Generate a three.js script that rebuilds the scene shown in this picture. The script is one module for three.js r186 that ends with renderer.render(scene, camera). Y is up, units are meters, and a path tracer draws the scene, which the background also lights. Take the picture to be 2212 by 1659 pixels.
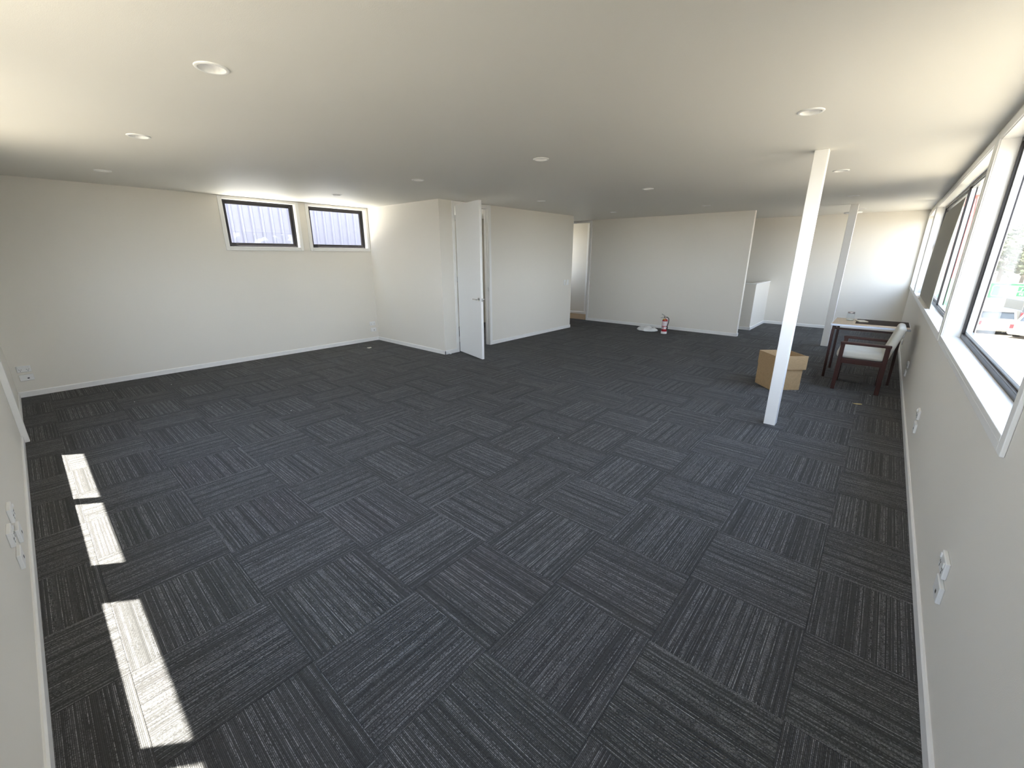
import * as THREE from 'three';
import { RoundedBoxGeometry } from 'three/addons/geometries/RoundedBoxGeometry.js';
import { mergeGeometries, mergeVertices } from 'three/addons/utils/BufferGeometryUtils.js';
import { ImprovedNoise } from 'three/addons/math/ImprovedNoise.js';

// ------------------------------------------------------------------ camera, sky, sun, exposure
const scene = new THREE.Scene();
const renderer = new THREE.WebGLRenderer({ antialias: true });
renderer.toneMapping = THREE.LinearToneMapping;
renderer.toneMappingExposure = 7.3;
renderer.shadowMap.enabled = true;

const camera = new THREE.PerspectiveCamera(85.05, 2212 / 1659, 0.03, 400);
{
  const yaw = THREE.MathUtils.degToRad(40.975), pitch = THREE.MathUtils.degToRad(16.975);
  const ahead = new THREE.Vector3(Math.cos(yaw) * Math.cos(pitch), -Math.sin(pitch), -Math.sin(yaw) * Math.cos(pitch));
  camera.position.set(0, 1.589, 0);
  camera.lookAt(camera.position.clone().add(ahead));
}
{ // clear summer sky: deep blue overhead, pale towards the horizon
  const w = 128, h = 64, d = new Float32Array(w * h * 4);
  for (let y = 0; y < h; y++) {
    const el = Math.max(0, ((y + 0.5) / h - 0.5) * Math.PI), t = Math.pow(1 - Math.sin(el), 2.2);
    for (let x = 0; x < w; x++) d.set([0.5 + 0.86 * t, 0.69 + 0.72 * t, 1.04 + 0.42 * t, 1], (y * w + x) * 4);
  }
  const sky = new THREE.DataTexture(d, w, h, THREE.RGBAFormat, THREE.FloatType);
  sky.mapping = THREE.EquirectangularReflectionMapping; sky.magFilter = THREE.LinearFilter; sky.needsUpdate = true;
  scene.background = sky; scene.environment = sky;
}
const sun = new THREE.DirectionalLight(new THREE.Color().setRGB(1, 0.94, 0.84), 9);
sun.position.set(4 - 0.188 * 40, 40, -3 - 0.156 * 40); sun.target.position.set(4, 0, -3);
sun.castShadow = true; sun.shadow.mapSize.set(4096, 4096);
Object.assign(sun.shadow.camera, { left: -60, right: 60, top: 60, bottom: -60, near: 1, far: 120 });
scene.add(sun, sun.target);

// ------------------------------------------------------------------ helpers
let seed = 7;
const rnd = () => { seed = (seed * 1664525 + 1013904223) >>> 0; return seed / 4294967296; };
const range = (a, b) => a + (b - a) * rnd();
const noise = new ImprovedNoise();
const lin = (r, g, b) => new THREE.Color().setRGB(r, g, b);
const mat = (r, g, b, rough = 0.6, more = {}) => new THREE.MeshStandardMaterial({ color: lin(r, g, b), roughness: rough, ...more });
const phys = (r, g, b, rough, more = {}) => new THREE.MeshPhysicalMaterial({ color: lin(r, g, b), roughness: rough, ...more });
const taken = new Map();
const numbered = (n) => { const k = taken.get(n) ?? 0; taken.set(n, k + 1); return k ? n + '_' + String(k).padStart(3, '0') : n; };
const shade = (o) => o.traverse((m) => { if (m.isMesh) { m.castShadow = true; m.receiveShadow = true; } });
function part(name, geo, m, parent) { // one named mesh under its thing
  const list = Array.isArray(geo) ? geo : [geo];
  const g = list.length > 1 ? mergeGeometries(list.map((q) => (q.index ? q.toNonIndexed() : q))) : list[0];
  const o = new THREE.Mesh(g, m); o.name = name; o.castShadow = o.receiveShadow = true; parent.add(o); return o;
}
function tag(o, label, category, group, kind) {
  Object.assign(o.userData, { label, category }); if (group) o.userData.group = group; if (kind) o.userData.kind = kind; return o;
}
function thing(name, label, category, [x, y, z] = [0, 0, 0], turn = 0, group, kind) {
  const o = new THREE.Group(); o.name = numbered(name); o.position.set(x, y, z); o.rotation.y = turn; scene.add(o);
  return tag(o, label, category, group, kind);
}
function one(name, geo, m, label, category, group, kind) { return tag(part(numbered(name), geo, m, scene), label, category, group, kind); }
const structure = (name, geo, m, label, category) => one(name, geo, m, label, category, undefined, 'structure');
// boxes given by their two corners, edges softened by r
function bx(x0, x1, y0, y1, z0, z1, r = 0) {
  const w = x1 - x0, h = y1 - y0, d = z1 - z0;
  const g = r ? new RoundedBoxGeometry(w, h, d, 1, Math.min(r, w / 2.05, h / 2.05, d / 2.05)) : new THREE.BoxGeometry(w, h, d);
  return g.translate((x0 + x1) / 2, (y0 + y1) / 2, (z0 + z1) / 2);
}
const tube = (pts, r, seg = 24, rs = 8, closed = false) => new THREE.TubeGeometry(new THREE.CatmullRomCurve3(pts.map((p) => new THREE.Vector3(...p)), closed), seg, r, rs, closed);
const lathe = (pts, seg = 32) => new THREE.LatheGeometry(pts.map((p) => new THREE.Vector2(...p)), seg);
function bar(a, b, w, d, r = 0) { // a straight bar of section w x d from a to b
  const va = new THREE.Vector3(...a), vb = new THREE.Vector3(...b), dir = vb.clone().sub(va), len = dir.length();
  const g = r ? new RoundedBoxGeometry(w, len, d, 1, r) : new THREE.BoxGeometry(w, len, d);
  g.applyQuaternion(new THREE.Quaternion().setFromUnitVectors(new THREE.Vector3(0, 1, 0), dir.normalize()));
  return g.translate(...va.add(vb).multiplyScalar(0.5).toArray());
}
function outline(pts, holes = []) {
  const s = new THREE.Shape(pts.map((p) => new THREE.Vector2(...p)));
  for (const h of holes) s.holes.push(new THREE.Path(h.map((p) => new THREE.Vector2(...p))));
  return s;
}
const rect = (a0, a1, b0, b1) => [[a0, b0], [a1, b0], [a1, b1], [a0, b1]];
// a wall along x: from z to z + t; along z: from x to x - t. Openings are [along0, along1, y0, y1]; those that reach the floor are doorways.
function wallShape(s0, s1, y0, y1, openings) {
  const pts = [[s0, y0]];
  for (const [a, b, , top] of openings.filter((o) => o[2] <= 0).sort((p, q) => p[0] - q[0])) pts.push([a, y0], [a, top], [b, top], [b, y0]);
  pts.push([s1, y0], [s1, y1], [s0, y1]);
  return outline(pts, openings.filter((o) => o[2] > 0).map((o) => rect(...o)));
}
const wallAlongX = (z, t, x0, x1, y0, y1, openings = []) => new THREE.ExtrudeGeometry(wallShape(x0, x1, y0, y1, openings), { depth: t, bevelEnabled: false }).translate(0, 0, z);
const wallAlongZ = (x, t, z0, z1, y0, y1, openings = []) => new THREE.ExtrudeGeometry(wallShape(z0, z1, y0, y1, openings), { depth: t, bevelEnabled: false }).rotateY(-Math.PI / 2).translate(x, 0, 0);

// ------------------------------------------------------------------ computed textures
function grain(size, fn, srgb) {
  const d = new Uint8Array(size * size * 4);
  for (let y = 0; y < size; y++) for (let x = 0; x < size; x++) {
    const v = fn(x, y), i = (y * size + x) * 4;
    if (typeof v === 'number') { d[i] = d[i + 1] = d[i + 2] = v; } else { d[i] = v[0]; d[i + 1] = v[1]; d[i + 2] = v[2]; }
    d[i + 3] = 255;
  }
  const t = new THREE.DataTexture(d, size, size); t.wrapS = t.wrapT = THREE.RepeatWrapping; t.magFilter = THREE.LinearFilter; t.generateMipmaps = true; t.minFilter = THREE.LinearMipmapLinearFilter;
  if (srgb) t.colorSpace = THREE.SRGBColorSpace; t.needsUpdate = true; return t;
}
const tileable = (x, y, n, f) => { const a = (x / n) * 2 * Math.PI, b = (y / n) * 2 * Math.PI; return noise.noise(Math.cos(a) * f + 9, Math.sin(a) * f + Math.cos(b) * f * 0.7, Math.sin(b) * f); };
const rollerBump = grain(256, (x, y) => 128 + 60 * tileable(x, y, 256, 14) + 50 * tileable(x + 31, y + 77, 256, 30));
rollerBump.repeat.set(4, 4);
const paper = grain(256, (x, y) => { const v = 228 + 12 * tileable(x, y, 256, 3) + 8 * tileable(x, y * 3, 256, 22); return [v, v, v]; }, true);
const woodMap = (() => grain(256, (x, y) => { // fine straight grain running along u
  const v = 205 + 28 * noise.noise(x * 0.012, y * 0.35, 3.1) + 18 * noise.noise(x * 0.03, y * 0.9, 8.2);
  return [v, v * 0.985, v * 0.96];
}, true))();

// ------------------------------------------------------------------ materials
const M = {
  wall: mat(0.82, 0.785, 0.715, 0.62, { bumpMap: rollerBump, bumpScale: 0.0006 }),
  ceiling: mat(0.77, 0.752, 0.695, 0.5, { bumpMap: rollerBump, bumpScale: 0.0006 }),
  trim: mat(0.88, 0.872, 0.85, 0.35),
  door: mat(0.82, 0.82, 0.81, 0.4),
  plastic: mat(0.87, 0.87, 0.86, 0.3),
  socketHole: mat(0.03, 0.03, 0.03, 0.6),
  alu: mat(0.028, 0.025, 0.028, 0.38, { metalness: 0.2 }),
  silver: mat(0.55, 0.56, 0.57, 0.32, { metalness: 0.9 }),
  steel: mat(0.62, 0.62, 0.61, 0.22, { metalness: 1 }),
  glass: phys(0.97, 0.99, 0.985, 0, { transmission: 1, thickness: 0, ior: 1.5 }),
  lens: phys(0.8, 0.79, 0.84, 0.35),
  timberFloor: mat(0.52, 0.34, 0.17, 0.4, { map: woodMap }),
  card: mat(0.5, 0.335, 0.175, 0.8, { map: paper }),
  cardEdge: mat(0.62, 0.46, 0.28, 0.85),
  mahogany: phys(0.056, 0.0095, 0.005, 0.42, { map: woodMap, clearcoat: 0.12, clearcoatRoughness: 0.3 }),
  fabric: mat(0.66, 0.64, 0.57, 0.95),
  brownSteel: mat(0.042, 0.014, 0.012, 0.4),
  oakTop: mat(0.56, 0.38, 0.2, 0.32, { map: woodMap }),
  edging: mat(0.62, 0.66, 0.74, 0.28),
  mat: mat(0.03, 0.018, 0.016, 0.85),
};
woodMap.repeat.set(1.5, 1.5);

// ------------------------------------------------------------------ the room shell
const H = 2.425, XL = -0.277, ZA = -7.403, XB = 4.48, ZC = -5.377, XD = 8.24, XE = 9.51, XF = 11.97, ZR = 0.405;
const TOP = 2.52, X0 = XL - 0.115, X1 = XF + 0.13, Z0 = ZA - 0.13, Z1 = ZR + 0.16;
const R_WIN = [[2.05, 4.5, 1.01, 2.335], [4.68, 9.85, 1.01, 2.335], [10.1, 11.9, 1.01, 2.335]];
const L_WIN = [[-5.22, -3.09, 1.015, 2.36], [-2.837, -0.7, 1.015, 2.36]];
const A_WIN = [[2.175, 3.2, 1.722, 2.385], [3.405, 4.43, 1.722, 2.385]];

structure('wall_left', wallAlongZ(XL, 0.115, Z0, Z1, -0.2, TOP, L_WIN), M.wall, 'white painted wall with double windows beside the sunlit strip of carpet', 'wall');
structure('wall_right', wallAlongX(ZR, 0.16, X0, X1, -0.2, TOP, R_WIN), M.wall, 'white painted long wall under the big right-hand windows', 'wall');
structure('wall_back', wallAlongX(Z0, 0.13, X0, X1, -0.2, TOP, [...A_WIN, [4.74, 6.3, 0.9, 2.3], [9.72, 10.36, 1.1, 2.3]]), M.wall, 'white painted wall holding the two small high windows', 'wall');
structure('wall_alcove', wallAlongZ(XB + 0.1, 0.1, ZA, ZC - 0.0, 0, TOP), M.wall, 'short white return wall between the high windows and the open door', 'wall');
structure('wall_storeroom', wallAlongX(ZC - 0.1, 0.1, XB + 0.1, XD, 0, TOP, [[4.79, 5.565, 0, 2.378]]), M.wall, 'white wall with the open door and two light switches', 'wall');
structure('wall_passage', wallAlongZ(XD, 0.1, ZA, ZC - 0.1, 0, TOP), M.wall, 'white side wall of the passage next to the storeroom', 'wall');
structure('wall_partition', wallAlongZ(XE + 0.1, 0.1, ZA, -2.125, 0, TOP, [[-6.55, -5.715, 0, 2.385]]), M.wall, 'white partition wall behind the fire extinguisher', 'wall');
structure('wall_corridor', wallAlongZ(10.56, 0.1, ZA, -5.45, 0, TOP), M.wall, 'white corridor wall seen through the narrow doorway', 'wall');
structure('wall_stair', wallAlongX(-5.55, 0.1, XE + 0.1, X1, -0.2, TOP), M.wall, 'white wall between the corridor and the stairwell', 'wall');
structure('wall_far', wallAlongZ(XF + 0.13, 0.13, Z0, Z1, -0.2, TOP), M.wall, 'white end wall at the far right behind the posts', 'wall');
structure('wall_stairwell', [bx(10.55, 10.65, 0, 1.0, -5.45, -2.112, 0.004), bx(10.65, XF, 0, 1.0, -2.212, -2.112, 0.004)], M.wall, 'low white half-height wall round the stairwell', 'wall');
structure('trim_1', [bx(10.535, 10.66, 1.0, 1.02, -5.45, -2.1, 0.004), bx(10.66, XF, 1.0, 1.02, -2.22, -2.1, 0.004)], M.trim, 'thin white cap along the low stairwell wall', 'trim');

// downlights, then a ceiling with a hole for each
const DOWN = [[0.812, -2.55], [0.815, -4.305], [0.825, -6.25], [3.37, -0.537], [3.338, -2.553], [3.272, -4.27], [3.254, -6.12], [5.73, -4.366],
  [5.637, -2.559], [5.77, -0.56], [8.095, -2.589], [8.067, -4.345], [8.2, -0.588], [10.85, -0.61]];
const WHERE = ['nearest one, above the sunlit strip of carpet', 'second of the row above the left wall', 'farthest of the row above the left wall', 'in front of the near white post', 'in the middle of the near ceiling',
  'between mid-room and the high windows', 'close to the second high window', 'above the switches by the storeroom door', 'midway between the open door and the near post', 'just behind the top of the near post',
  'farther of two in line with the fire extinguisher', 'in front of the narrow corridor doorway', 'just in front of the far white post', 'beyond the far white post'];
const circle = (x, y, r, n = 28) => Array.from({ length: n }, (_, i) => [x + r * Math.cos((i / n) * 2 * Math.PI), y + r * Math.sin((i / n) * 2 * Math.PI)]);
const STEP = XE + 0.02, H2 = H + 0.03;
const slab = (x0, x1, y, holes) => new THREE.ExtrudeGeometry(outline(rect(x0, x1, -Z1, -Z0), holes.map(([x, z]) => circle(x, -z, 0.057))), { depth: 0.14, bevelEnabled: false }).rotateX(-Math.PI / 2).translate(0, y, 0);
structure('ceiling', slab(X0, STEP, H, DOWN.filter((d) => d[0] < STEP)), M.ceiling, 'flat painted ceiling with recessed downlights', 'ceiling');
structure('ceiling_stairwell', slab(STEP, X1, H2, DOWN.filter((d) => d[0] >= STEP)), M.ceiling, 'lighter strip of ceiling beyond the far post', 'ceiling');
{
  const ring = lathe([[0.0535, 0.012], [0.054, -0.004], [0.058, -0.0065], [0.068, -0.0055], [0.071, -0.002], [0.071, 0.001]], 40);
  const cone = lathe([[0.0535, 0.012], [0.05, 0.03], [0.044, 0.045], [0.0435, 0.052]], 40), disc = new THREE.CylinderGeometry(0.0435, 0.0435, 0.004, 32).translate(0, 0.05, 0), can = lathe([[0.056, 0.004], [0.056, 0.075], [0, 0.075]], 24);
  const rm = mat(0.86, 0.86, 0.84, 0.35), cm = mat(0.84, 0.84, 0.84, 0.18, { side: THREE.DoubleSide });
  rm.side = THREE.DoubleSide;
  DOWN.forEach(([x, z], i) => {
    const t = thing('downlight', 'round white recessed downlight in the ceiling, ' + WHERE[i], 'downlight', [x, x < STEP ? H : H2, z], 0, 'recessed ceiling downlights');
    part('bezel', ring, rm, t); part('reflector', cone, cm, t); part('lens', disc, M.lens, t); part('housing', can, rm, t);
  });
  const v = thing('ceiling_vent', 'round white ceiling fitting at the far wall behind the far post', 'vent', [11.62, H2, -0.78]);
  part('dish', lathe([[0, -0.012], [0.07, -0.014], [0.12, -0.026], [0.15, -0.022], [0.155, 0]], 32), rm, v);
  part('cone', lathe([[0, -0.04], [0.05, -0.036], [0.085, -0.028], [0.09, -0.02]], 32), rm, v);
}

// ------------------------------------------------------------------ floor with carpet tiles laid quarter-turned
const floor = structure('floor', bx(X0, X1, -0.2, -0.0075, Z0, Z1), mat(0.2, 0.19, 0.18, 0.9), 'floor covered in dark striped carpet tiles laid chequerwise', 'floor');
const CARPETS = [];
for (let v = 0; v < 5; v++) { // loop pile in rows: dark yarn, with lighter yarn breaking through in streaks along the row
  const n = 1024, rows = 104, tone = [], streak = [], phase = [], soft = [], edge = [];
  for (let r = 0; r < rows; r++) {
    const band = 0.5 + 0.5 * noise.noise(r * 0.13 + v * 17.3, 4.2, v * 3.1);
    tone.push(58 + 12 * band + range(-5, 5)); streak.push(rnd() < 0.46 ? range(0.45, 1) : range(0.05, 0.35)); phase.push(range(0, 900)); soft.push(range(0.004, 0.012)); edge.push(range(0.3, 0.45));
  }
  const map = grain(n, (x, y) => {
    const f = (y / n) * rows, r = Math.floor(f) % rows, within = f - Math.floor(f);
    const long = noise.noise(x * soft[r] + phase[r], r * 3.7, v), fleck = noise.noise(x * 0.09 + phase[r], r * 1.9, v + 5);
    const lit = Math.max(0, Math.min(1, streak[r] * (0.66 + 0.65 * long + 0.95 * fleck)));
    const line = within > 0.5 - edge[r] / 2 && within < 0.5 + edge[r] / 2 ? 1 : 0.25, loops = 0.93 + 0.07 * Math.sin(x * 0.9 + phase[r]);
    const k = (tone[r] * (within < 0.12 ? 0.72 : 1) + lit * line * 108 + 7 * fleck + range(-9, 9)) * loops;
    return [k, k, k * 1.01];
  }, true);
  const bump = grain(512, (x, y) => { const f = (y / 512) * rows, w = f - Math.floor(f); return 60 + 150 * Math.sin(Math.PI * w) + 40 * (rnd() - 0.5); });
  CARPETS.push(mat(1, 1, 1, 0.95, { map, bumpMap: bump, bumpScale: 0.0025 }));
}
function plate(x0, x1, z0, z1, along, cell) { // a thin tile with eased top edges; uv in tile units, turned with the pile
  const c = 0.001, y0 = -0.007, y1 = -0.0012, P = [], U = [];
  const ring = (i, y) => [[x0 + i, y, z0 + i], [x1 - i, y, z0 + i], [x1 - i, y, z1 - i], [x0 + i, y, z1 - i]];
  const a = ring(0, y0), b = ring(0, y1), t = ring(c, 0);
  const uv = (p) => { const u = (p[0] - cell[0]) / 0.5, w = (p[2] - cell[1]) / 0.5; return along ? [u, w] : [w, u]; };
  const tri = (...q) => q.forEach((p) => { P.push(...p); U.push(...uv(p)); });
  tri(t[0], t[2], t[1]); tri(t[0], t[3], t[2]);
  for (let i = 0; i < 4; i++) { const j = (i + 1) % 4; for (const [lo, hi] of [[a, b], [b, t]]) { tri(lo[i], hi[j], lo[j]); tri(lo[i], hi[i], hi[j]); } }
  const g = new THREE.BufferGeometry(); g.setAttribute('position', new THREE.Float32BufferAttribute(P, 3)); g.setAttribute('uv', new THREE.Float32BufferAttribute(U, 2)); g.computeVertexNormals(); return g;
}
{
  const AREAS = [[XL, XB, ZA, ZR], [XB, XE, ZC, ZR], [XD, XE, ZA, ZC], [XE, XF, -2.112, ZR], [XE + 0.1, 10.55, -5.45, -2.112], [XB + 0.1, XD - 0.1, ZA, ZC]];
  const tiles = [], shared = new Map();
  for (const A of AREAS) for (let i = -4; i < 26; i++) for (let j = -16; j < 4; j++) {
    const cx = 0.955 + 0.5 * i, cz = -0.975 + 0.5 * j, g = 0.0002;
    const x0 = Math.max(cx + g, A[0]), x1 = Math.min(cx + 0.5 - g, A[1]), z0 = Math.max(cz + g, A[2]), z1 = Math.min(cz + 0.5 - g, A[3]);
    if (x1 - x0 < 0.004 || z1 - z0 < 0.004) continue;
    const along = ((i + j) % 2 + 2) % 2 === 0, full = x1 - x0 > 0.498 && z1 - z0 > 0.498;
    const depth = Math.max(0.3, x0 * 0.72 - z0 * 0.627), store = A === AREAS[5] || A === AREAS[4];
    tiles.push({ x0, x1, z0, z1, along, cx, cz, full, v: Math.floor(rnd() * CARPETS.length), turn: rnd() < 0.5, jx: range(-0.002, 0.002), big: store ? 0 : ((x1 - x0) * (z1 - z0)) / (depth * depth * depth) });
  }
  tiles.sort((p, q) => q.big - p.big);
  const rest = [];
  tiles.forEach((t, n) => {
    if (n >= 296) { rest.push(plate(t.x0, t.x1, t.z0, t.z1, t.along, [t.cx, t.cz])); return; }
    let o;
    if (t.full) {
      if (!shared.has(t.along)) shared.set(t.along, plate(0.0002, 0.4998, 0.0002, 0.4998, t.along, [0, 0]).translate(-0.25, 0, -0.25));
      o = part(numbered('carpet_tile'), shared.get(t.along), CARPETS[t.v], floor); o.position.set(t.cx + 0.25, 0, t.cz + 0.25); if (t.turn) o.rotation.y = Math.PI;
    } else o = part(numbered('carpet_tile'), plate(t.x0, t.x1, t.z0, t.z1, t.along, [t.cx, t.cz]), CARPETS[t.v], floor);
  });
  const far = part('carpet_tiles_far', rest, CARPETS[0], floor); far.userData.kind = 'stuff';
}
{ // corridor floorboards
  for (let i = 0; i < 7; i++) part(numbered('floorboard'), bx(XE + 0.012 + 0.137 * i, XE + 0.012 + 0.137 * i + 0.1355, -0.0074, 0.0005, -7.4, -5.46, 0.0008), M.timberFloor, floor);
}

// ------------------------------------------------------------------ baseboards
{
  const h = 0.066, t = 0.012, profile = (s0, s1) => { // a board with an eased top, drawn along +x with its back at z = 0 and its face at z = t
    const s = outline([[0, 0], [t, 0], [t, h - 0.008], [t - 0.006, h], [0, h]]);
    return new THREE.ExtrudeGeometry(s, { depth: s1 - s0, bevelEnabled: false }).rotateY(-Math.PI / 2).scale(-1, 1, 1).translate(s0, 0, 0);
  };
  const flip = (g) => { const q = g.index ? g.toNonIndexed() : g, p = q.attributes.position; for (let i = 0; i < p.count; i += 3) { const a = [p.getX(i), p.getY(i), p.getZ(i)]; p.setXYZ(i, p.getX(i + 2), p.getY(i + 2), p.getZ(i + 2)); p.setXYZ(i + 2, ...a); } q.computeVertexNormals(); return q; };
  const board = (x0, x1, z0, z1, nx, nz) => { // run on a wall whose room side faces (nx, nz)
    const g = nz ? flip(profile(x0, x1)) : flip(profile(z0, z1));
    if (nz > 0) return g.translate(0, 0, z0);
    if (nz < 0) return g.rotateY(Math.PI).translate(x0 + x1, 0, z0);
    if (nx > 0) return g.rotateY(Math.PI / 2).translate(x0, 0, z0 + z1);
    return g.rotateY(-Math.PI / 2).translate(x0, 0, 0);
  };
  const run = (name, label, list) => structure(name, list.map((a) => board(...a)), M.trim, label, 'baseboard');
  run('baseboard_left', 'white baseboard along the wall beside the sunlit strip', [[XL, XL, ZA, ZR, 1, 0]]);
  run('baseboard_right', 'white baseboard along the wall below the big windows', [[XL, XF, ZR, ZR, 0, -1]]);
  run('baseboard_back', 'white baseboard under the two small high windows', [[XL, XB, ZA, ZA, 0, 1]]);
  run('baseboard_alcove', 'white baseboard along the short return wall', [[XB, XB, ZA, ZC + 0.012, -1, 0]]);
  run('baseboard_storeroom', 'white baseboard either side of the open door', [[XB - 0.012, 4.735, ZC, ZC, 0, 1], [5.62, XD + 0.012, ZC, ZC, 0, 1]]);
  run('baseboard_passage', 'white baseboard in the passage beside the storeroom', [[XD, XD, ZA, ZC + 0.012, 1, 0]]);
  run('baseboard_partition', 'white baseboard behind the fire extinguisher and the plastic bag', [[XE, XE, -5.66, -2.113, -1, 0], [XE - 0.012, XE + 0.112, -2.125, -2.125, 0, 1]]);
  run('baseboard_corridor', 'white baseboard on the corridor wall beyond the doorway', [[10.46, 10.46, ZA, -5.45, -1, 0]]);
  run('baseboard_far', 'white baseboard along the end wall behind the posts', [[XF, XF, -2.112, ZR, -1, 0]]);
  run('baseboard_stairwell', 'white baseboard round the low stairwell wall', [[10.55, 10.55, -5.45, -2.1, -1, 0], [10.538, XF, -2.112, -2.112, 0, 1]]);
}

// ------------------------------------------------------------------ windows
// Local axes: x along the wall, y up, z outwards from the wall's inner face.
function makeWindow(name, label, origin, turn, [s0, s1, y0, y1], depth, opt = {}) {
  const t = thing(name, label, 'window', origin, turn, undefined, 'structure');
  const a = opt.trim ?? 0.055, p = 0.014, top = Math.min(y1 + a, H - 0.004);
  part('architrave', bx(s0 - a, s0, y0 - a, top, -p, 0, 0.004), M.trim, t); part('architrave', bx(s1, s1 + (opt.last ?? a), y0 - a, top, -p, 0, 0.004), M.trim, t);
  part('architrave', bx(s0, s1, y1, top, -p, 0, 0.004), M.trim, t); part('architrave', bx(s0, s1, y0 - a, y0 - 0.02, -p, 0, 0.004), M.trim, t);
  part('sill', bx(s0, s1, y0 - 0.02, y0 + 0.005, -p - 0.001, depth, 0.003), M.trim, t);
  part('reveal', bx(s0, s0 + 0.006, y0, y1, -0.004, depth), M.trim, t); part('reveal', bx(s1 - 0.006, s1, y0, y1, -0.004, depth), M.trim, t); part('reveal', bx(s0, s1, y1 - 0.006, y1, -0.004, depth), M.trim, t);
  const f = opt.frame ?? 0.035, d0 = depth - 0.002, d1 = depth + (opt.thick ?? 0.06), n0 = s0 + 0.004, n1 = s1 - 0.004;
  part('frame', [bx(n0, n0 + f, y0, y1, d0, d1, 0.003), bx(n1 - f, n1, y0, y1, d0, d1, 0.003), bx(n0 + f, n1 - f, y0, y0 + f, d0, d1, 0.003), bx(n0 + f, n1 - f, y1 - f, y1, d0, d1, 0.003)], M.alu, t);
  const cuts = [n0 + f]; for (const m of opt.mullions ?? []) { part('mullion', bx(m - 0.03, m + 0.03, y0 + f, y1 - f, d0, d1, 0.003), M.alu, t); cuts.push(m - 0.03, m + 0.03); } cuts.push(n1 - f);
  for (let i = 0; i < cuts.length; i += 2) {
    const x0 = cuts[i], x1 = cuts[i + 1], q = opt.sash?.[i / 2] ?? 0.012, b0 = d0 + 0.015, b1 = d1 - 0.012;
    const sash = part('sash', [bx(x0, x0 + q, y0 + f, y1 - f, b0, b1, 0.002), bx(x1 - q, x1, y0 + f, y1 - f, b0, b1, 0.002), bx(x0 + q, x1 - q, y0 + f, y0 + f + q, b0, b1, 0.002), bx(x0 + q, x1 - q, y1 - f - q, y1 - f, b0, b1, 0.002)], opt.darkSash || (q > 0.028) ? M.alu : M.silver, t);
    part('pane', new THREE.PlaneGeometry(x1 - x0 - 2 * q + 0.006, y1 - y0 - 2 * f - 2 * q + 0.006).translate((x0 + x1) / 2, (y0 + y1) / 2, (b0 + b1) / 2), M.glass, sash);
    if (opt.latch === i / 2) part('latch', [bx(x1 - 0.035, x1 - 0.012, 1.7, 1.78, b0 - 0.018, b0, 0.004), bx(x1 - 0.12, x1 - 0.02, 1.735, 1.75, b0 - 0.03, b0 - 0.018, 0.004)], M.steel, sash);
    if (opt.stays) part('stay', [bx(x0 + 0.09, x0 + 0.12, y0 + f + 0.004, y0 + f + 0.016, b0 - 0.012, b0, 0.003), bx(x1 - 0.12, x1 - 0.09, y0 + f + 0.004, y0 + f + 0.016, b0 - 0.012, b0, 0.003)], M.alu, sash);
  }
  return t;
}
const mirrored = ([a, b, c, d]) => [-b, -a, c, d];
makeWindow('window_1', 'small high window farther from the return wall, dark frame and white surround', [0, 0, ZA], Math.PI, mirrored(A_WIN[0]), 0.075, { frame: 0.03, sash: [0.032], trim: 0.05, thick: 0.05, stays: true });
makeWindow('window_2', 'small high window in the corner against the return wall, dark frame', [0, 0, ZA], Math.PI, mirrored(A_WIN[1]), 0.075, { frame: 0.03, sash: [0.032], trim: 0.048, thick: 0.05, stays: true });
makeWindow('window_3', 'large near window showing cars, with broad white sill', [0, 0, ZR], 0, R_WIN[0], 0.09, { mullions: [2.4], sash: [0.022, 0.022] });
makeWindow('window_4', 'long middle window beside the chair, with small latch', [0, 0, ZR], 0, R_WIN[1], 0.09, { mullions: [7.0], sash: [0.012, 0.03], latch: 1 });
makeWindow('window_5', 'far right window next to the end wall', [0, 0, ZR], 0, R_WIN[2], 0.09, { last: 0.05 });
makeWindow('window_6', 'double window that lets sun onto the carpet strip, farther one', [XL, 0, 0], -Math.PI / 2, L_WIN[0], 0.053, { mullions: [-4.0955] });
makeWindow('window_7', 'double window that lets sun onto the carpet strip, nearer one', [XL, 0, 0], -Math.PI / 2, L_WIN[1], 0.053, { mullions: [-1.7825] });
makeWindow('window_8', 'storeroom window that lights the room behind the open door', [0, 0, ZA], Math.PI, mirrored([4.74, 6.3, 0.9, 2.3]), 0.075);
makeWindow('window_9', 'corridor end window that lights the corridor wall', [0, 0, ZA], Math.PI, mirrored([9.72, 10.36, 1.1, 2.3]), 0.075);

{ // sheet leaning in the far half of the middle window
  const g = new THREE.BoxGeometry(2.3, 1.18, 0.006, 24, 24, 1), p = g.attributes.position;
  for (let i = 0; i < p.count; i++) { const u = p.getX(i) / 2.3 + 0.5, w = p.getY(i) / 1.18 + 0.5; p.setXYZ(i, p.getX(i) + 0.14 * w, p.getY(i), p.getZ(i) + 0.042 * w - 0.012 * Math.sin(Math.PI * w)); }
  g.computeVertexNormals();
  const o = one('leaning_panel', g, mat(0.4, 0.39, 0.34, 0.7), 'thin grey sheet leaning in the middle window above the sill', 'panel'); o.position.set(7.85, 1.015 + 0.59, ZR + 0.03);
}

// white upright board on the left wall
structure('trim_2', bx(XL, XL + 0.042, 0, H, -5.56, -5.512, 0.003), M.trim, 'white upright board on the wall at the left edge', 'trim');

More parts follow.
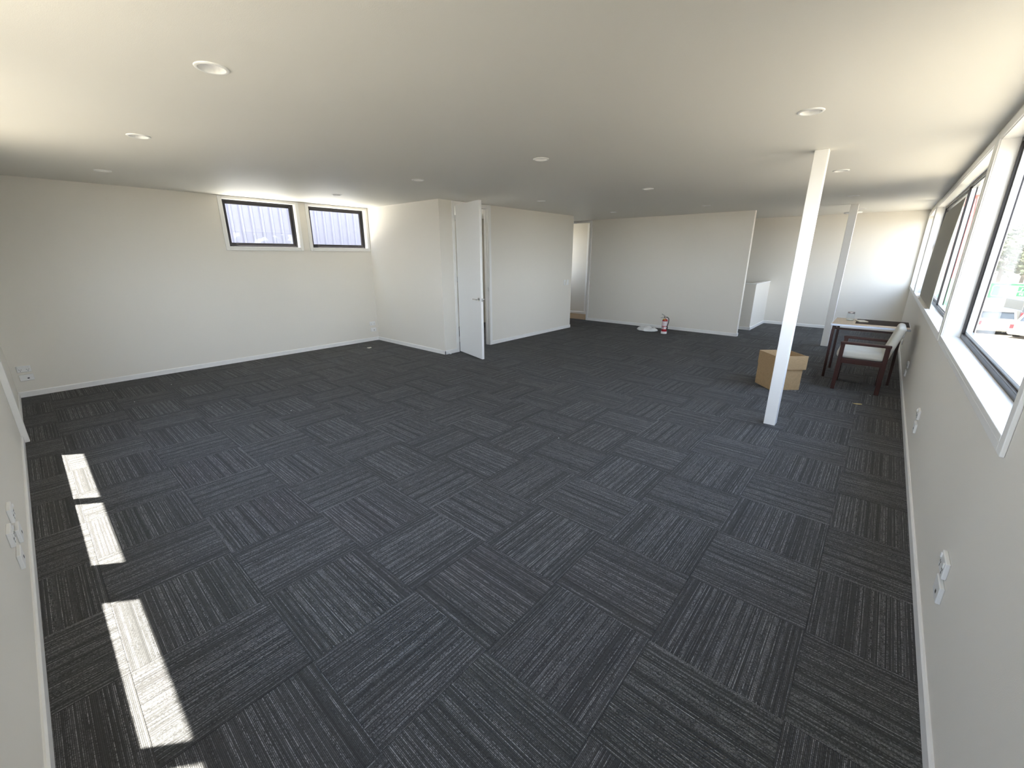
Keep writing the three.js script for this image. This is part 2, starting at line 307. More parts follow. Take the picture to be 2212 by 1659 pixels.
// ------------------------------------------------------------------ doorways and door
{
  const t = thing('trim_3', 'white door frame round the open door', 'door frame', [0, 0, 0], 0, undefined, 'structure');
  const z = ZC, zb = ZC - 0.1;
  part('architrave', bx(4.735, 4.79, 0, H - 0.003, z, z + 0.014, 0.003), M.trim, t); part('architrave', bx(5.565, 5.62, 0, H - 0.003, z, z + 0.014, 0.003), M.trim, t); part('architrave', bx(4.79, 5.565, 2.378, H - 0.003, z, z + 0.014, 0.003), M.trim, t);
  part('jamb', bx(4.782, 4.797, 0, 2.378, zb, z + 0.004), M.trim, t); part('jamb', bx(5.558, 5.573, 0, 2.378, zb, z + 0.004), M.trim, t); part('jamb', bx(4.797, 5.558, 2.366, 2.381, zb, z + 0.004), M.trim, t);
  part('stop_bead', bx(5.546, 5.558, 0, 2.366, zb + 0.01, z - 0.045, 0.002), M.trim, t); part('stop_bead', bx(4.797, 4.809, 0, 2.366, zb + 0.01, z - 0.045, 0.002), M.trim, t); part('stop_bead', bx(4.809, 5.546, 2.354, 2.366, zb + 0.01, z - 0.045, 0.002), M.trim, t);
  part('strike_plate', bx(5.5565, 5.559, 0.98, 1.05, z - 0.032, z - 0.008, 0.0008), M.steel, t);
}
{
  const d = thing('door_1', 'white flush door standing open, with lever handle', 'door', [4.803, 0, ZC + 0.01], THREE.MathUtils.degToRad(-105.1), undefined, 'structure');
  const leaf = part('leaf', bx(0.004, 0.766, 0.012, 2.362, -0.04, 0, 0.002), M.door, d);
  for (const y of [0.22, 1.22, 2.17]) part('hinge', [new THREE.CylinderGeometry(0.006, 0.006, 0.09, 10).translate(-0.002, y, 0.004), bx(-0.0015, 0.004, y - 0.045, y + 0.045, -0.034, 0.002)], M.steel, leaf);
  for (const s of [0, 1]) {
    const g = part('handle', [new THREE.CylinderGeometry(0.026, 0.026, 0.009, 24).rotateX(Math.PI / 2).translate(0.706, 0.95, s ? -0.0445 : 0.0045), new THREE.CylinderGeometry(0.0095, 0.0095, 0.052, 14).rotateX(Math.PI / 2).translate(0.706, 0.95, s ? -0.066 : 0.026),
      new THREE.CapsuleGeometry(0.0095, 0.105, 4, 12).rotateZ(Math.PI / 2).translate(0.652, 0.95, s ? -0.09 : 0.05)], M.steel, leaf);
    g.userData.label = s ? 'steel lever handle on the inner side' : 'steel lever handle on the room side';
  }
  part('latch_plate', bx(0.7655, 0.767, 0.92, 0.98, -0.031, -0.009, 0.0005), M.steel, leaf); part('latch_bolt', bx(0.766, 0.774, 0.94, 0.96, -0.026, -0.014, 0.002), M.steel, leaf);
}
{
  const t = thing('trim_4', 'white frame round the narrow doorway to the corridor', 'door frame', [0, 0, 0], 0, undefined, 'structure');
  const f = (z0, z1, y0, y1) => bx(XE - 0.014, XE, y0, y1, z0, z1, 0.003);
  part('architrave', f(-5.715, -5.66, 0, H - 0.003), M.trim, t); part('architrave', f(-6.605, -6.55, 0, H - 0.003), M.trim, t); part('architrave', f(-6.55, -5.715, 2.385, H - 0.003), M.trim, t);
  part('jamb', bx(XE - 0.004, XE + 0.1, 0, 2.385, -5.722, -5.708), M.trim, t); part('jamb', bx(XE - 0.004, XE + 0.1, 0, 2.385, -6.557, -6.543), M.trim, t); part('jamb', bx(XE - 0.004, XE + 0.1, 2.373, 2.388, -6.543, -5.722), M.trim, t);
  part('stop_bead', bx(XE + 0.045, XE + 0.09, 0, 2.373, -5.736, -5.722, 0.002), M.trim, t);
}
structure('trim_6', bx(7.05, 7.11, 0, H - 0.003, ZA, ZA + 0.014, 0.003), M.trim, 'white upright casing on the storeroom back wall', 'trim');
structure('trim_5', [bx(10.446, 10.46, 0, H - 0.003, -6.36, -6.3, 0.003)], M.trim, 'white upright door casing on the corridor wall', 'trim');
{ // rubber door stop
  const t = thing('door_stop', 'small white door stop on the baseboard by the return wall corner', 'door stop', [4.52, 0.03, ZC + 0.012]);
  part('stem', new THREE.CylinderGeometry(0.011, 0.014, 0.07, 16).rotateX(Math.PI / 2).translate(0, 0, 0.035), M.plastic, t); part('tip', new THREE.CylinderGeometry(0.015, 0.015, 0.016, 16).rotateX(Math.PI / 2).translate(0, 0, 0.074), M.plastic, t);
}
{ // posts
  const post = (x0, x1, z0, z1, y1, label) => {
    const t = thing('support_post', label, 'post', [(x0 + x1) / 2, 0, (z0 + z1) / 2], 0, 'square white ceiling posts');
    part('shaft', bx((x0 - x1) / 2, (x1 - x0) / 2, 0, y1, (z0 - z1) / 2, (z1 - z0) / 2, 0.004), M.trim, t);
  };
  post(4.556, 4.652, -0.65, -0.552, H, 'square white post in front of the cardboard box');
  post(9.52, 9.62, -0.692, -0.585, H, 'square white post farther back, behind the table');
}

// ------------------------------------------------------------------ power outlets and switches
// local: x along the wall, y up, z out of the wall
{
  const D = 0.016, plateGeo = new RoundedBoxGeometry(0.115, 0.073, D, 2, 0.004).translate(0, 0, D / 2);
  const rocker = new RoundedBoxGeometry(0.012, 0.02, 0.007, 1, 0.002), slot = new THREE.BoxGeometry(0.003, 0.011, 0.0012), pin = new THREE.CylinderGeometry(0.006, 0.006, 0.0012, 12).rotateX(Math.PI / 2), jack = new THREE.BoxGeometry(0.016, 0.013, 0.0012);
  const outlet = (pos, turn, kind, label) => {
    const t = thing(kind === 'data' ? 'data_outlet' : 'power_outlet', label, 'outlet', pos, turn, 'wall outlets');
    const face = part('faceplate', plateGeo, M.plastic, t);
    if (kind === 'data') part('jack', jack.clone().translate(0.012, -0.008, D + 0.0002), M.socketHole, face);
    else for (const s of [-1, 1]) {
      part('switch', rocker.clone().translate(s * 0.042, 0.018, D + 0.0015), M.plastic, face);
      part('socket', [slot.clone().rotateZ(0.5).translate(s * 0.03 - 0.008, -0.006, D + 0.0002), slot.clone().rotateZ(-0.5).translate(s * 0.03 + 0.008, -0.006, D + 0.0002), slot.clone().translate(s * 0.03, -0.022, D + 0.0002)], M.socketHole, face);
    }
  };
  const FR = Math.PI, FL = Math.PI / 2;
  outlet([-0.17, 0.33, ZA], 0, 'power', 'upper white outlet on the high-window wall at the left corner');
  outlet([-0.168, 0.228, ZA], 0, 'data', 'lower white outlet on the high-window wall at the left corner');
  outlet([4.37, 0.337, ZA], 0, 'power', 'upper white outlet beside the short return wall');
  outlet([4.377, 0.216, ZA], 0, 'data', 'lower white outlet beside the short return wall');
  outlet([XL, 0.385, -3.03], FL, 'power', 'upper farther outlet of four at the left image edge');
  outlet([XL, 0.385, -2.76], FL, 'power', 'upper nearer outlet of four at the left image edge');
  outlet([XL, 0.262, -3.05], FL, 'data', 'lower farther outlet of four at the left image edge');
  outlet([XL, 0.252, -2.79], FL, 'data', 'lower nearer outlet of four at the left image edge');
  const pairs = [[2.2, 0.4, 2.16, 0.31, 'nearest the camera'], [4.46, 0.393, 4.44, 0.287, 'in front of the yellow leaf'], [6.87, 0.33, 6.96, 0.21, 'behind the armchair'], [9.45, 0.34, 9.43, 0.225, 'beyond the table']];
  for (const [xa, ya, xb, yb, w] of pairs) { outlet([xa, ya, ZR], FR, 'power', 'upper outlet on the big-window wall, ' + w); outlet([xb, yb, ZR], FR, 'data', 'lower outlet on the big-window wall, ' + w); }
  for (const [x, label] of [[7.97, 'slim white light switch, left one of two near the wall end'], [8.082, 'slim white light switch, right one of two at the wall end']]) {
    const t = thing('light_switch', label, 'switch', [x, 1.03, ZC], 0, 'light switches by the passage');
    const face = part('faceplate', new RoundedBoxGeometry(0.073, 0.116, 0.01, 2, 0.004).translate(0, 0, 0.005), M.plastic, t); part('rocker', new RoundedBoxGeometry(0.014, 0.03, 0.008, 1, 0.002).translate(0, 0, 0.012), M.plastic, face);
  }
}

// ------------------------------------------------------------------ table, and what lies on it
{
  const x0 = 6.945, x1 = 7.69, z0 = -0.44, z1 = 0.345, t = thing('table', 'small wood-topped table with thin brown legs against the wall', 'table', [x0, 0, z0]);
  const X = x1 - x0, Z = z1 - z0;
  part('tabletop', bx(0.006, X - 0.006, 0.716, 0.74, 0.006, Z - 0.006, 0.002), M.oakTop, t);
  part('edge_band', [bx(0, 0.006, 0.714, 0.739, 0, Z, 0.002), bx(X - 0.006, X, 0.714, 0.739, 0, Z, 0.002), bx(0.006, X - 0.006, 0.714, 0.739, 0, 0.006, 0.002), bx(0.006, X - 0.006, 0.714, 0.739, Z - 0.006, Z, 0.002)], M.edging, t);
  const legs = [[0.1, 0.03], [X - 0.03, 0.05], [0.1, Z - 0.08], [X - 0.03, Z - 0.06]];
  for (const [lx, lz] of legs) part('leg', bx(lx - 0.015, lx + 0.015, 0, 0.715, lz - 0.015, lz + 0.015, 0.003), M.brownSteel, t);
  part('rail', bx(0.09, 0.11, 0.655, 0.683, 0.045, Z - 0.095, 0.002), M.brownSteel, t); part('rail', bx(X - 0.04, X - 0.02, 0.655, 0.683, 0.065, Z - 0.075, 0.002), M.brownSteel, t);
  part('rail', bx(0.115, X - 0.045, 0.655, 0.683, 0.03, 0.05, 0.002), M.brownSteel, t); part('rail', bx(0.115, X - 0.045, 0.655, 0.683, Z - 0.085, Z - 0.065, 0.002), M.brownSteel, t);
  one('table_mat', bx(7.14, 7.675, 0.74, 0.7425, -0.2, 0.335, 0.001), M.mat, 'dark brown mat covering the right part of the table', 'mat');
  const j = thing('glass_jar', 'clear glass jar standing on the bare wooden part of the table', 'jar', [7.47, 0.74, -0.275]);
  part('body', lathe([[0, 0], [0.042, 0], [0.046, 0.006], [0.046, 0.075], [0.043, 0.088], [0.036, 0.096], [0.036, 0.1]], 32), phys(0.96, 0.98, 0.98, 0.03, { transmission: 1, thickness: 0, ior: 1.5, side: THREE.DoubleSide }), j);
  part('lid', lathe([[0.0375, 0.093], [0.0385, 0.094], [0.0385, 0.112], [0.036, 0.1145], [0, 0.1145]], 32), mat(0.4, 0.36, 0.36, 0.35, { metalness: 0.6 }), j);
  part('base_glass', new THREE.CylinderGeometry(0.041, 0.041, 0.008, 24).translate(0, 0.005, 0), phys(0.7, 0.75, 0.75, 0.05, { transmission: 0.8, thickness: 0 }), j);
  const n = thing('notepad', 'small cream notepad lying at the edge of the dark mat', 'notepad', [7.4, 0.7426, -0.145], 0.35);
  part('pages', bx(-0.075, 0.075, 0, 0.009, -0.05, 0.05, 0.001), mat(0.74, 0.66, 0.5, 0.8), n); part('cover', bx(-0.076, 0.076, 0.009, 0.0105, -0.051, 0.051, 0.0005), mat(0.8, 0.75, 0.64, 0.7), n);
}

// ------------------------------------------------------------------ armchair
{
  const t = thing('armchair', 'mahogany-framed armchair with cream cushions, back to the wall', 'chair', [6.675, 0, -0.04]);
  const W = 0.245, wood = M.mahogany; // half width between the side frames; local z: front -, back +
  for (const s of [-1, 1]) {
    const x = s * W;
    part('leg', bar([x, 0, -0.215], [x, 0.575, -0.205], 0.036, 0.042, 0.005), wood, t);
    part('leg', bar([x, 0, 0.208], [x, 0.575, 0.212], 0.036, 0.046, 0.005), wood, t);
    part('armrest', bx(x - 0.024, x + 0.024, 0.57, 0.601, -0.232, 0.24, 0.008), wood, t);
    part('side_rail', bx(x - 0.014, x + 0.014, 0.338, 0.4, -0.195, 0.19, 0.004), wood, t);
  }
  part('front_rail', bx(-W + 0.014, W - 0.014, 0.338, 0.395, -0.2, -0.175, 0.004), wood, t); part('back_rail', bx(-W + 0.014, W - 0.014, 0.338, 0.395, 0.19, 0.215, 0.004), wood, t);
  const cushion = (w, h, d, r, crown) => { const g = new RoundedBoxGeometry(w, h, d, 6, r), p = g.attributes.position; for (let i = 0; i < p.count; i++) { const k = (1 - (2 * p.getX(i) / w) ** 2) * (1 - (2 * p.getZ(i) / d) ** 2); if (p.getY(i) > 0) p.setY(i, p.getY(i) + crown * Math.max(0, k)); } g.computeVertexNormals(); return g; };
  const seat = part('seat', cushion(0.455, 0.105, 0.46, 0.04, 0.012), M.fabric, t); seat.position.set(0, 0.447, -0.02);
  const back = part('backrest', cushion(0.455, 0.075, 0.42, 0.035, 0.016), M.fabric, t); back.position.set(0, 0.615, 0.245); back.rotation.x = -Math.PI / 2 + 0.25 ;
}

// ------------------------------------------------------------------ cardboard box
{
  const F = [5.83, -0.83], L = [6.09, -1.05], Rr = [6.07, -0.56], B = [6.33, -0.78], h = 0.43, th = 0.005;
  const t = thing('cardboard_box', 'open brown cardboard box half hidden behind the near post', 'box', [6.08, 0, -0.805]);
  const c = [6.08, -0.805], loc = ([x, z]) => [x - c[0], z - c[1]];
  const panel = (a, b, y0, y1, out, grow0 = 0, grow1 = 0) => { // upright panel from a to b, its outer face moved out by out
    const [ax, az] = loc(a), [bx_, bz] = loc(b), dx = bx_ - ax, dz = bz - az, len = Math.hypot(dx, dz);
    let nx = dz / len, nz = -dx / len; const mx = (ax + bx_) / 2, mz = (az + bz) / 2; if (nx * mx + nz * mz < 0) { nx = -nx; nz = -nz; }
    const g = new THREE.BoxGeometry(len + grow0 + grow1, y1 - y0, th).translate((grow1 - grow0) / 2, 0, 0).rotateY(-Math.atan2(dz, dx));
    return g.translate(mx + nx * (out - th / 2), (y0 + y1) / 2, mz + nz * (out - th / 2));
  };
  part('side', panel(L, F, 0.004, h, 0), M.card, t); part('side', panel(F, Rr, 0.004, h, 0), M.card, t); part('side', panel(Rr, B, 0.004, h, 0), M.card, t); part('side', panel(B, L, 0.004, h, 0), M.card, t);
  const s = new THREE.Shape([F, Rr, B, L].map((p) => new THREE.Vector2(loc(p)[0], -loc(p)[1])));
  part('bottom', new THREE.ExtrudeGeometry(s, { depth: 0.006, bevelEnabled: false }).rotateX(-Math.PI / 2).translate(0, 0.001, 0), M.card, t);
  part('flap', panel(F, Rr, 0.262, h + 0.004, 0.016, 0, 0.028), M.card, t); part('flap', panel(L, F, 0.27, h + 0.003, 0.0075), M.card, t); part('flap', panel(B, L, 0.27, h + 0.003, 0.012), M.card, t); part('flap', panel(Rr, B, 0.27, h + 0.003, 0.012), M.card, t);
}

// ------------------------------------------------------------------ fire extinguisher and plastic bag
{
  const red = phys(0.42, 0.008, 0.018, 0.28, { clearcoat: 0.5, clearcoatRoughness: 0.2 }), t = thing('fire_extinguisher', 'small red fire extinguisher standing against the partition wall', 'extinguisher', [8.88, 0, -3.392], -0.3);
  part('cylinder', lathe([[0, 0.004], [0.05, 0.004], [0.056, 0.01], [0.057, 0.02], [0.057, 0.265], [0.052, 0.29], [0.036, 0.307], [0.02, 0.314], [0.018, 0.322], [0, 0.322]], 40), red, t);
  part('base_sleeve', lathe([[0.0585, 0.0], [0.0605, 0.003], [0.0605, 0.046], [0.0585, 0.05], [0.0572, 0.05]], 40), mat(0.8, 0.8, 0.78, 0.4), t);
  const cv = document.createElement('canvas'); cv.width = 256; cv.height = 256; const g = cv.getContext('2d');
  g.fillStyle = '#ece3e4'; g.fillRect(0, 0, 256, 256); g.fillStyle = '#b3202e'; g.fillRect(0, 150, 256, 22); g.fillRect(150, 176, 14, 70); g.fillStyle = '#c98a98'; for (let i = 0; i < 7; i++) g.fillRect(60, 22 + i * 17, 60 + ((i * 37) % 90), 6);
  g.fillStyle = '#6b6f78'; g.fillRect(60, 182, 80, 56); g.fillStyle = '#d9d5d0'; for (let i = 0; i < 3; i++) g.fillRect(70 + i * 22, 192, 14, 34); g.fillStyle = '#5d6b8a'; g.fillRect(14, 20, 12, 120);
  const lt = new THREE.CanvasTexture(cv); lt.colorSpace = THREE.SRGBColorSpace;
  part('label', new THREE.CylinderGeometry(0.0577, 0.0577, 0.165, 32, 1, true, 2.65, 3.9).translate(0, 0.182, 0), new THREE.MeshStandardMaterial({ map: lt, roughness: 0.4, side: THREE.DoubleSide }), t).userData.label = 'white printed label with red band';
  const valve = part('valve', [new THREE.CylinderGeometry(0.016, 0.019, 0.04, 16).translate(0, 0.338, 0), bx(-0.02, 0.014, 0.352, 0.374, -0.013, 0.013, 0.004)], mat(0.6, 0.56, 0.5, 0.3, { metalness: 0.8 }), t);
  part('carry_handle', bar([0.0, 0.352, -0.005], [-0.01, 0.322, -0.105], 0.02, 0.007, 0.002), mat(0.16, 0.16, 0.16, 0.4), valve);
  part('squeeze_lever', bar([0.0, 0.37, 0.0], [-0.008, 0.408, -0.09], 0.018, 0.006, 0.002), mat(0.18, 0.18, 0.17, 0.4), valve);
  part('gauge', new THREE.CylinderGeometry(0.013, 0.013, 0.012, 16).rotateZ(Math.PI / 2).translate(-0.022, 0.352, 0), mat(0.02, 0.02, 0.02, 0.4), valve);
  const hose = part('hose', tube([[0, 0.348, 0.015], [0.0, 0.352, 0.05], [0, 0.325, 0.088], [0, 0.26, 0.092], [0, 0.2, 0.08], [0, 0.155, 0.066]], 0.0085, 30, 10), mat(0.02, 0.018, 0.022, 0.5), t);
  part('nozzle', new THREE.CylinderGeometry(0.009, 0.013, 0.06, 14).rotateX(0.12).translate(0, 0.13, 0.0725), mat(0.02, 0.018, 0.022, 0.45), hose);
  part('tag', new THREE.CylinderGeometry(0.03, 0.034, 0.05, 6, 1).scale(0.25, 1, 1).rotateZ(0.5).translate(-0.04, 0.295, 0.012), mat(0.6, 0.38, 0.06, 0.55), t).userData.label = 'yellow inspection tag hung at the neck';
}
{
  const g = mergeVertices(new THREE.IcosahedronGeometry(1, 24).deleteAttribute('uv').deleteAttribute('normal')), p = g.attributes.position;
  for (let i = 0; i < p.count; i++) {
    const x = p.getX(i), y = p.getY(i), z = p.getZ(i), ridge = (q, f) => 1 - Math.abs(noise.noise(x * f + q, y * f * 1.2, z * f)) * 2;
    const r = 1 + 0.2 * noise.noise(x * 1.5 + 3, y * 1.5, z * 1.5) + 0.1 * ridge(5, 2.6) + 0.05 * ridge(11, 6);
    const hump = (c, w, k) => k * Math.exp(-(((z - c) / w) ** 2)), lobe = hump(-0.7, 0.36, 0.085) + hump(-0.02, 0.34, 0.095) + hump(0.7, 0.38, 0.085);
    const waist = 0.78 + hump(-0.66, 0.3, 0.12) + hump(0.0, 0.36, 0.26) + hump(0.7, 0.3, 0.14), tuck = y < 0 ? 1 + 0.3 * y : 1;
    p.setXYZ(i, x * r * 0.125 * waist * tuck, y > 0 ? 0.02 + Math.pow(y, 0.55) * r * lobe * 0.8 : Math.max(0, 0.02 + y * 0.05), z * (0.9 + 0.1 * r) * 0.232 * tuck);
  }
  g.computeVertexNormals();
  const o = one('plastic_bag', g, phys(0.86, 0.87, 0.85, 0.3, { transmission: 0.12, thickness: 0, clearcoat: 0.3 }), 'crumpled white plastic bag on the carpet beside the extinguisher', 'plastic bag');
  o.position.set(8.96, 0.0005, -3.8);
}

// ------------------------------------------------------------------ small litter
{
  const leaf = (() => { const s = new THREE.Shape(); s.moveTo(-0.045, 0); s.quadraticCurveTo(-0.01, 0.026, 0.035, 0.014); s.quadraticCurveTo(0.05, 0.004, 0.042, -0.012); s.quadraticCurveTo(0, -0.026, -0.045, 0);
    const g = new THREE.ExtrudeGeometry(s, { depth: 0.0012, bevelEnabled: false, curveSegments: 10 }).rotateX(-Math.PI / 2), p = g.attributes.position; for (let i = 0; i < p.count; i++) p.setY(i, p.getY(i) + 60 * p.getZ(i) ** 2 * 0.15 + 3 * p.getX(i) ** 2); g.computeVertexNormals(); return g; })();
  const o = one('fallen_leaf', leaf, mat(0.62, 0.48, 0.2, 0.7), 'dry yellow leaf on the carpet in front of the armchair', 'leaf'); o.position.set(5.88, 0.001, 0.02); o.rotation.y = -1.25;
  const s = new THREE.Shape([[-0.06, -0.03], [0.0, -0.05], [0.065, -0.01], [0.02, 0.035], [-0.03, 0.03]].map((q) => new THREE.Vector2(...q)));
  const pg = new THREE.ExtrudeGeometry(s, { depth: 0.001, bevelEnabled: false }).rotateX(-Math.PI / 2);
  const ps = one('paper_scrap', pg, mat(0.62, 0.6, 0.54, 0.8), 'torn scrap of pale paper on the carpet by the return wall', 'paper'); ps.position.set(3.93, 0.0005, -6.85); ps.rotation.y = 0.6;
  const chip = new THREE.IcosahedronGeometry(0.006, 0).scale(1, 0.35, 0.7);
  const spots = [[1.02, -6.72, 'farthest back, below the high-window wall'], [0.58, -6.2, 'leftmost of all the chips'], [1.18, -5.26, 'third from the left'], [1.63, -4.56, 'rightmost of the four on the left'],
    [4.62, -3.13, 'far out in the middle of the room'], [2.93, -1.98, 'nearest the camera in mid-floor'], [6.36, 0.12, 'under the front of the armchair']];
  for (const [x, z, where] of spots) { const c = one('paint_chip', chip, M.plastic, 'tiny white paint chip on the carpet, ' + where, 'debris', 'paint chips on the carpet'); c.position.set(x, 0.002, z); c.rotation.y = x * 9; }
}

// ------------------------------------------------------------------ outside
const G = -3.2;
{
  const gravel = grain(512, (x, y) => { const v = 205 + 30 * tileable(x, y, 512, 5) + 30 * tileable(x + 9, y, 512, 40) + range(-16, 16); return [v, v * 0.985, v * 0.95]; }, true); gravel.repeat.set(80, 80);
  structure('ground', new THREE.PlaneGeometry(420, 420).rotateX(-Math.PI / 2).translate(20, G, 0), mat(0.29, 0.262, 0.215, 0.95, { map: gravel }), 'pale sandy car park outside the windows', 'ground');
  structure('lower_storey', bx(X0 + 0.02, X1 - 0.02, G, -0.2, Z0 + 0.02, Z1 - 0.02), mat(0.45, 0.44, 0.42, 0.8), 'storey below the room', 'building');
}
{ // ribbed metal wall of the neighbouring building, seen through the high windows
  const pitch = 0.19, d = 0.03, pts = [], z = -10.1, xa = -6, xb = 6.3;
  for (let x = xa; x < xb; x += pitch) pts.push([x, 0], [x + 0.11, 0], [x + 0.13, -d], [x + 0.17, -d]);
  pts.push([xb, 0], [xb, 0.1], [xa, 0.1]);
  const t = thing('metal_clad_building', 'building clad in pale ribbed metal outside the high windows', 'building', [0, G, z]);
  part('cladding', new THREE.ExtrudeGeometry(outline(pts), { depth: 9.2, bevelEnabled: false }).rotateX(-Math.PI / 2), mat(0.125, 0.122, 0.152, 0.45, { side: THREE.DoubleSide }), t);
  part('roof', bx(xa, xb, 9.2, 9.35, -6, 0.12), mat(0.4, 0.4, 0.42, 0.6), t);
}
{ // pale metal roof of a lean-to just below the high windows
  const t = thing('lean_to_roof', 'pale low roof below the high windows outside', 'roof', [0, 1.38, -7.6]);
  part('sheet', bx(-3, 6.2, -0.05, 0, -2.35, 0, 0.005), mat(0.62, 0.6, 0.55, 0.5), t); part('fascia', bx(-3, 6.2, -0.25, -0.05, -0.06, -0.02, 0.004), mat(0.6, 0.6, 0.6, 0.5), t);
  for (const x of [-2.8, 1.6, 6.0]) part('post', bx(x - 0.05, x + 0.05, -4.58, -0.05, -0.3, -0.2, 0.004), mat(0.5, 0.5, 0.5, 0.6), t);
}
{ // cars
  const rubber = mat(0.012, 0.012, 0.012, 0.8), darkGlass = phys(0.02, 0.025, 0.03, 0.06), tail = mat(0.45, 0.01, 0.015, 0.3);
  const car = (label, pos, turn, paint, k) => { // local x: length, nose at +x
    const t = thing('car', label, 'car', pos, turn, 'parked cars');
    const l = k.l / 2, w = k.w / 2, b = k.belt, h = k.h;
    const side = new THREE.Shape(); side.moveTo(-l, 0.32); side.lineTo(-l + 0.02, b - 0.12); side.quadraticCurveTo(-l + 0.03, b, -l + 0.2, b); side.lineTo(l - k.hood, b); side.lineTo(l - 0.25, b - 0.14); side.quadraticCurveTo(l, b - 0.22, l, 0.5); side.lineTo(l - 0.05, 0.28); side.lineTo(-l + 0.1, 0.26);
    part('body', new THREE.ExtrudeGeometry(side, { depth: k.w - 0.12, bevelEnabled: true, bevelSize: 0.05, bevelThickness: 0.06, bevelSegments: 3 }).translate(0, 0, -w + 0.06), paint, t);
    const cab = (i, y1) => { const s = new THREE.Shape(); s.moveTo(-l + k.tail + i, b - 0.03); s.lineTo(-l + k.tail + k.rake + i, y1); s.lineTo(l - k.hood - 0.75 - i, y1); s.lineTo(l - k.hood - i, b - 0.03); return s; };
    part('glasshouse', new THREE.ExtrudeGeometry(cab(0.02, h - 0.07), { depth: k.w - 0.3, bevelEnabled: true, bevelSize: 0.02, bevelThickness: 0.05, bevelSegments: 2 }).translate(0, 0, -w + 0.15), darkGlass, t);
    part('roof', bx(-l + k.tail + k.rake - 0.1, l - k.hood - 0.7, h - 0.08, h, -w + 0.13, w - 0.13, 0.03), paint, t);
    for (const s of [-1, 1]) for (const x of [-l + k.tail * 0 + 0.08]) part('pillar', bar([-l + k.tail, b - 0.04, s * (w - 0.1)], [-l + k.tail + k.rake, h - 0.04, s * (w - 0.15)], 0.1, 0.08), paint, t);
    for (const s of [-1, 1]) { part('tail_light', bx(-l - 0.055, -l + 0.03, b - 0.36, b - 0.1, s > 0 ? w - 0.22 : -w + 0.04, s > 0 ? w - 0.04 : -w + 0.22, 0.02), tail, t); for (const x of [-l * 0.58, l * 0.6]) part('wheel', new THREE.CylinderGeometry(k.r, k.r, 0.22, 24).rotateX(Math.PI / 2).translate(x, k.r, s * (w - 0.1)), rubber, t); }
    part('bumper', bx(-l - 0.07, -l + 0.1, 0.34, 0.58, -w + 0.03, w - 0.03, 0.04), mat(0.3, 0.3, 0.3, 0.6), t);
  };
  const white = phys(0.7, 0.7, 0.7, 0.3, { clearcoat: 0.6 }), dark = phys(0.02, 0.022, 0.024, 0.3, { clearcoat: 0.6 }), redPaint = phys(0.4, 0.02, 0.02, 0.3, { clearcoat: 0.6 });
  const wagon = { l: 4.6, w: 1.8, h: 1.48, belt: 0.94, hood: 1.15, tail: 0.12, rake: 0.35, r: 0.31 }, suv = { l: 4.8, w: 1.9, h: 1.9, belt: 1.15, hood: 1.2, tail: 0.05, rake: 0.12, r: 0.39 };
  car('white car with tail facing the near window, left of the dark off-roader', [42.5, G, 5.55], 0.12, white, wagon);
  car('tall dark off-road car parked beyond the white cars', [47.5, G, 7.75], 0.25, dark, suv);
  car('white car at the right edge of the near window', [40.8, G, 8.1], -0.5, white, { ...wagon, tail: 0.5, rake: 0.6 });
  car('white car parked across the car park, mirrored in the high window', [11, G, 17], 1.9, white, wagon);
  car('red car parked across the car park, mirrored in the high window', [7.6, G, 17.5], 1.7, redPaint, wagon);
}
{ // green shop sign on posts
  const cv = document.createElement('canvas'); cv.width = 512; cv.height = 192; const g = cv.getContext('2d');
  g.fillStyle = '#046b34'; g.fillRect(0, 0, 512, 192); g.strokeStyle = '#f2fbf5'; g.lineWidth = 7; g.beginPath(); g.roundRect(26, 30, 470, 132, 22); g.stroke(); g.beginPath(); g.moveTo(170, 100); g.lineTo(492, 100); g.stroke();
  g.fillStyle = '#f2fbf5'; g.beginPath(); g.roundRect(92, 36, 150, 120, 10); g.fill(); g.font = 'italic bold 52px sans-serif'; g.fillText('J HAY', 262, 88); g.font = 'bold 34px sans-serif'; g.fillText('FE', 262, 142);
  const st = new THREE.CanvasTexture(cv); st.colorSpace = THREE.SRGBColorSpace;
  const t = thing('green_sign', 'green sign board with white lettering beyond the cars', 'sign', [55, G, 8.6], -Math.PI / 2 - 0.1);
  part('board', bx(-1.75, 1.75, 1.28, 2.62, -0.04, 0, 0.01), mat(0.7, 0.72, 0.7, 0.5), t);
  part('face', new THREE.PlaneGeometry(3.4, 1.24).translate(0, 1.95, 0.006), new THREE.MeshStandardMaterial({ map: st, roughness: 0.5 }), t);
  for (const x of [-1.5, 1.5]) part('post', bx(x - 0.05, x + 0.05, 0, 2.6, -0.12, -0.04, 0.005), mat(0.5, 0.5, 0.5, 0.6), t);
}
{ // low wall behind the cars
  one('boundary_wall', bx(57, 57.25, G, G + 1.15, -4, 34, 0.01), mat(0.62, 0.6, 0.52, 0.8), 'low cream boundary wall under the green sign', 'wall');
}
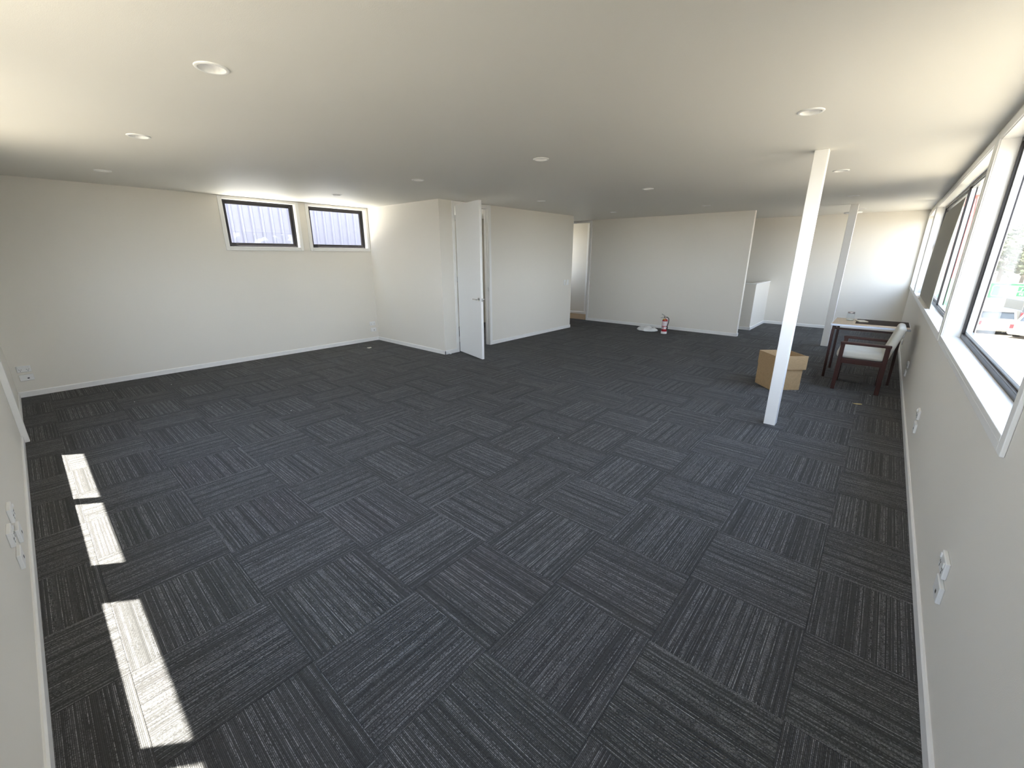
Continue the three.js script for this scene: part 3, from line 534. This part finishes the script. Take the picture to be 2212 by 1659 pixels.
{ // trees
  const leafGeo = new THREE.IcosahedronGeometry(1, 0), bark = mat(0.1, 0.075, 0.05, 0.9), greens = [mat(0.055, 0.07, 0.032, 0.9), mat(0.085, 0.1, 0.05, 0.9), mat(0.04, 0.055, 0.028, 0.9)];
  const tree = (label, x, z, h, r, gi) => {
    const t = thing('tree', label, 'tree', [x, G, z], 0, 'trees beyond the car park'), list = [];
    for (let i = 0; i < 420; i++) {
      const u = rnd() * 2 * Math.PI, v = Math.acos(range(-0.75, 1)), q = Math.cbrt(range(0.25, 1)), s = range(0.14, 0.42) * r * 0.34, n = 1 + 0.35 * noise.noise(Math.cos(u) * 2 + x, v * 2, z);
      list.push(leafGeo.clone().scale(s, s * 0.6, s).rotateY(rnd() * 6).rotateX(rnd()).translate(Math.cos(u) * Math.sin(v) * r * q * n, h - r * 0.95 + Math.cos(v) * r * 0.95 * q * n, Math.sin(u) * Math.sin(v) * r * q * n));
    }
    part('crown', list, greens[gi], t);
    part('trunk', [bar([0, 0, 0], [0.1, h - r * 1.1, 0.1], 0.35, 0.35, 0.08), bar([0.1, h - r * 1.3, 0.1], [r * 0.4, h - r * 0.6, -r * 0.2], 0.18, 0.18, 0.04), bar([0.1, h - r * 1.4, 0.1], [-r * 0.35, h - r * 0.5, r * 0.3], 0.18, 0.18, 0.04)], bark, t);
  };
  tree('grey-green tree above the sign, right of the others', 64, 12.6, 6.9, 2.9, 0); tree('grey-green tree above the left end of the sign', 72, 9.4, 7.2, 2.7, 1); tree('lower tree left of the sign beside the window frame', 66, 4.0, 6.2, 2.7, 2);
  tree('tall tree behind the gap between the sign trees', 84, 13.0, 9.0, 3.6, 2);
  tree('tree across the car park, mirrored in the high window, left one', 9, 27, 6.4, 3.2, 0); tree('tree across the car park, mirrored in the high window, right one', 16, 29, 7, 3.6, 1); tree('tree across the car park, beyond the red car', 2, 28, 6, 3, 2);
}
{ // red and green flag banner and a beige pier along the street front
  const cv = document.createElement('canvas'); cv.width = 64; cv.height = 512; const g = cv.getContext('2d');
  g.fillStyle = '#c8352a'; g.fillRect(0, 0, 64, 512); g.fillStyle = '#8d1d1d'; for (const y of [26, 70, 120, 420]) g.fillRect(14, y, 36, 26); g.fillStyle = '#f0d9c8'; g.fillRect(10, 160, 8, 190); g.fillRect(44, 395, 8, 60);
  const ft = new THREE.CanvasTexture(cv); ft.colorSpace = THREE.SRGBColorSpace;
  const t = thing('flag_banner', 'tall narrow red banner seen through the middle window', 'banner', [20, G, 1.5], -Math.PI / 2);
  part('cloth', bx(-0.16, 0.34, 4.1, 6.6, -0.006, 0.006), new THREE.MeshStandardMaterial({ map: ft, roughness: 0.8 }), t); part('pole', new THREE.CylinderGeometry(0.025, 0.03, 6.75, 12).translate(-0.2, 3.375, 0), M.silver, t);
  part('lower_cloth', bx(-0.16, 0.34, 2.7, 4.08, -0.006, 0.006), mat(0.1, 0.42, 0.16, 0.8), t).userData.label = 'green lower part of the banner';
  one('street_pier', bx(25.5, 26.0, G, 6.5, 1.75, 2.45, 0.02), mat(0.5, 0.45, 0.36, 0.8), 'beige masonry pier next to the red banner', 'pier');
}
scene.traverse((o) => { if (o.isMesh) { o.castShadow = true; o.receiveShadow = true; } });
renderer.render(scene, camera);
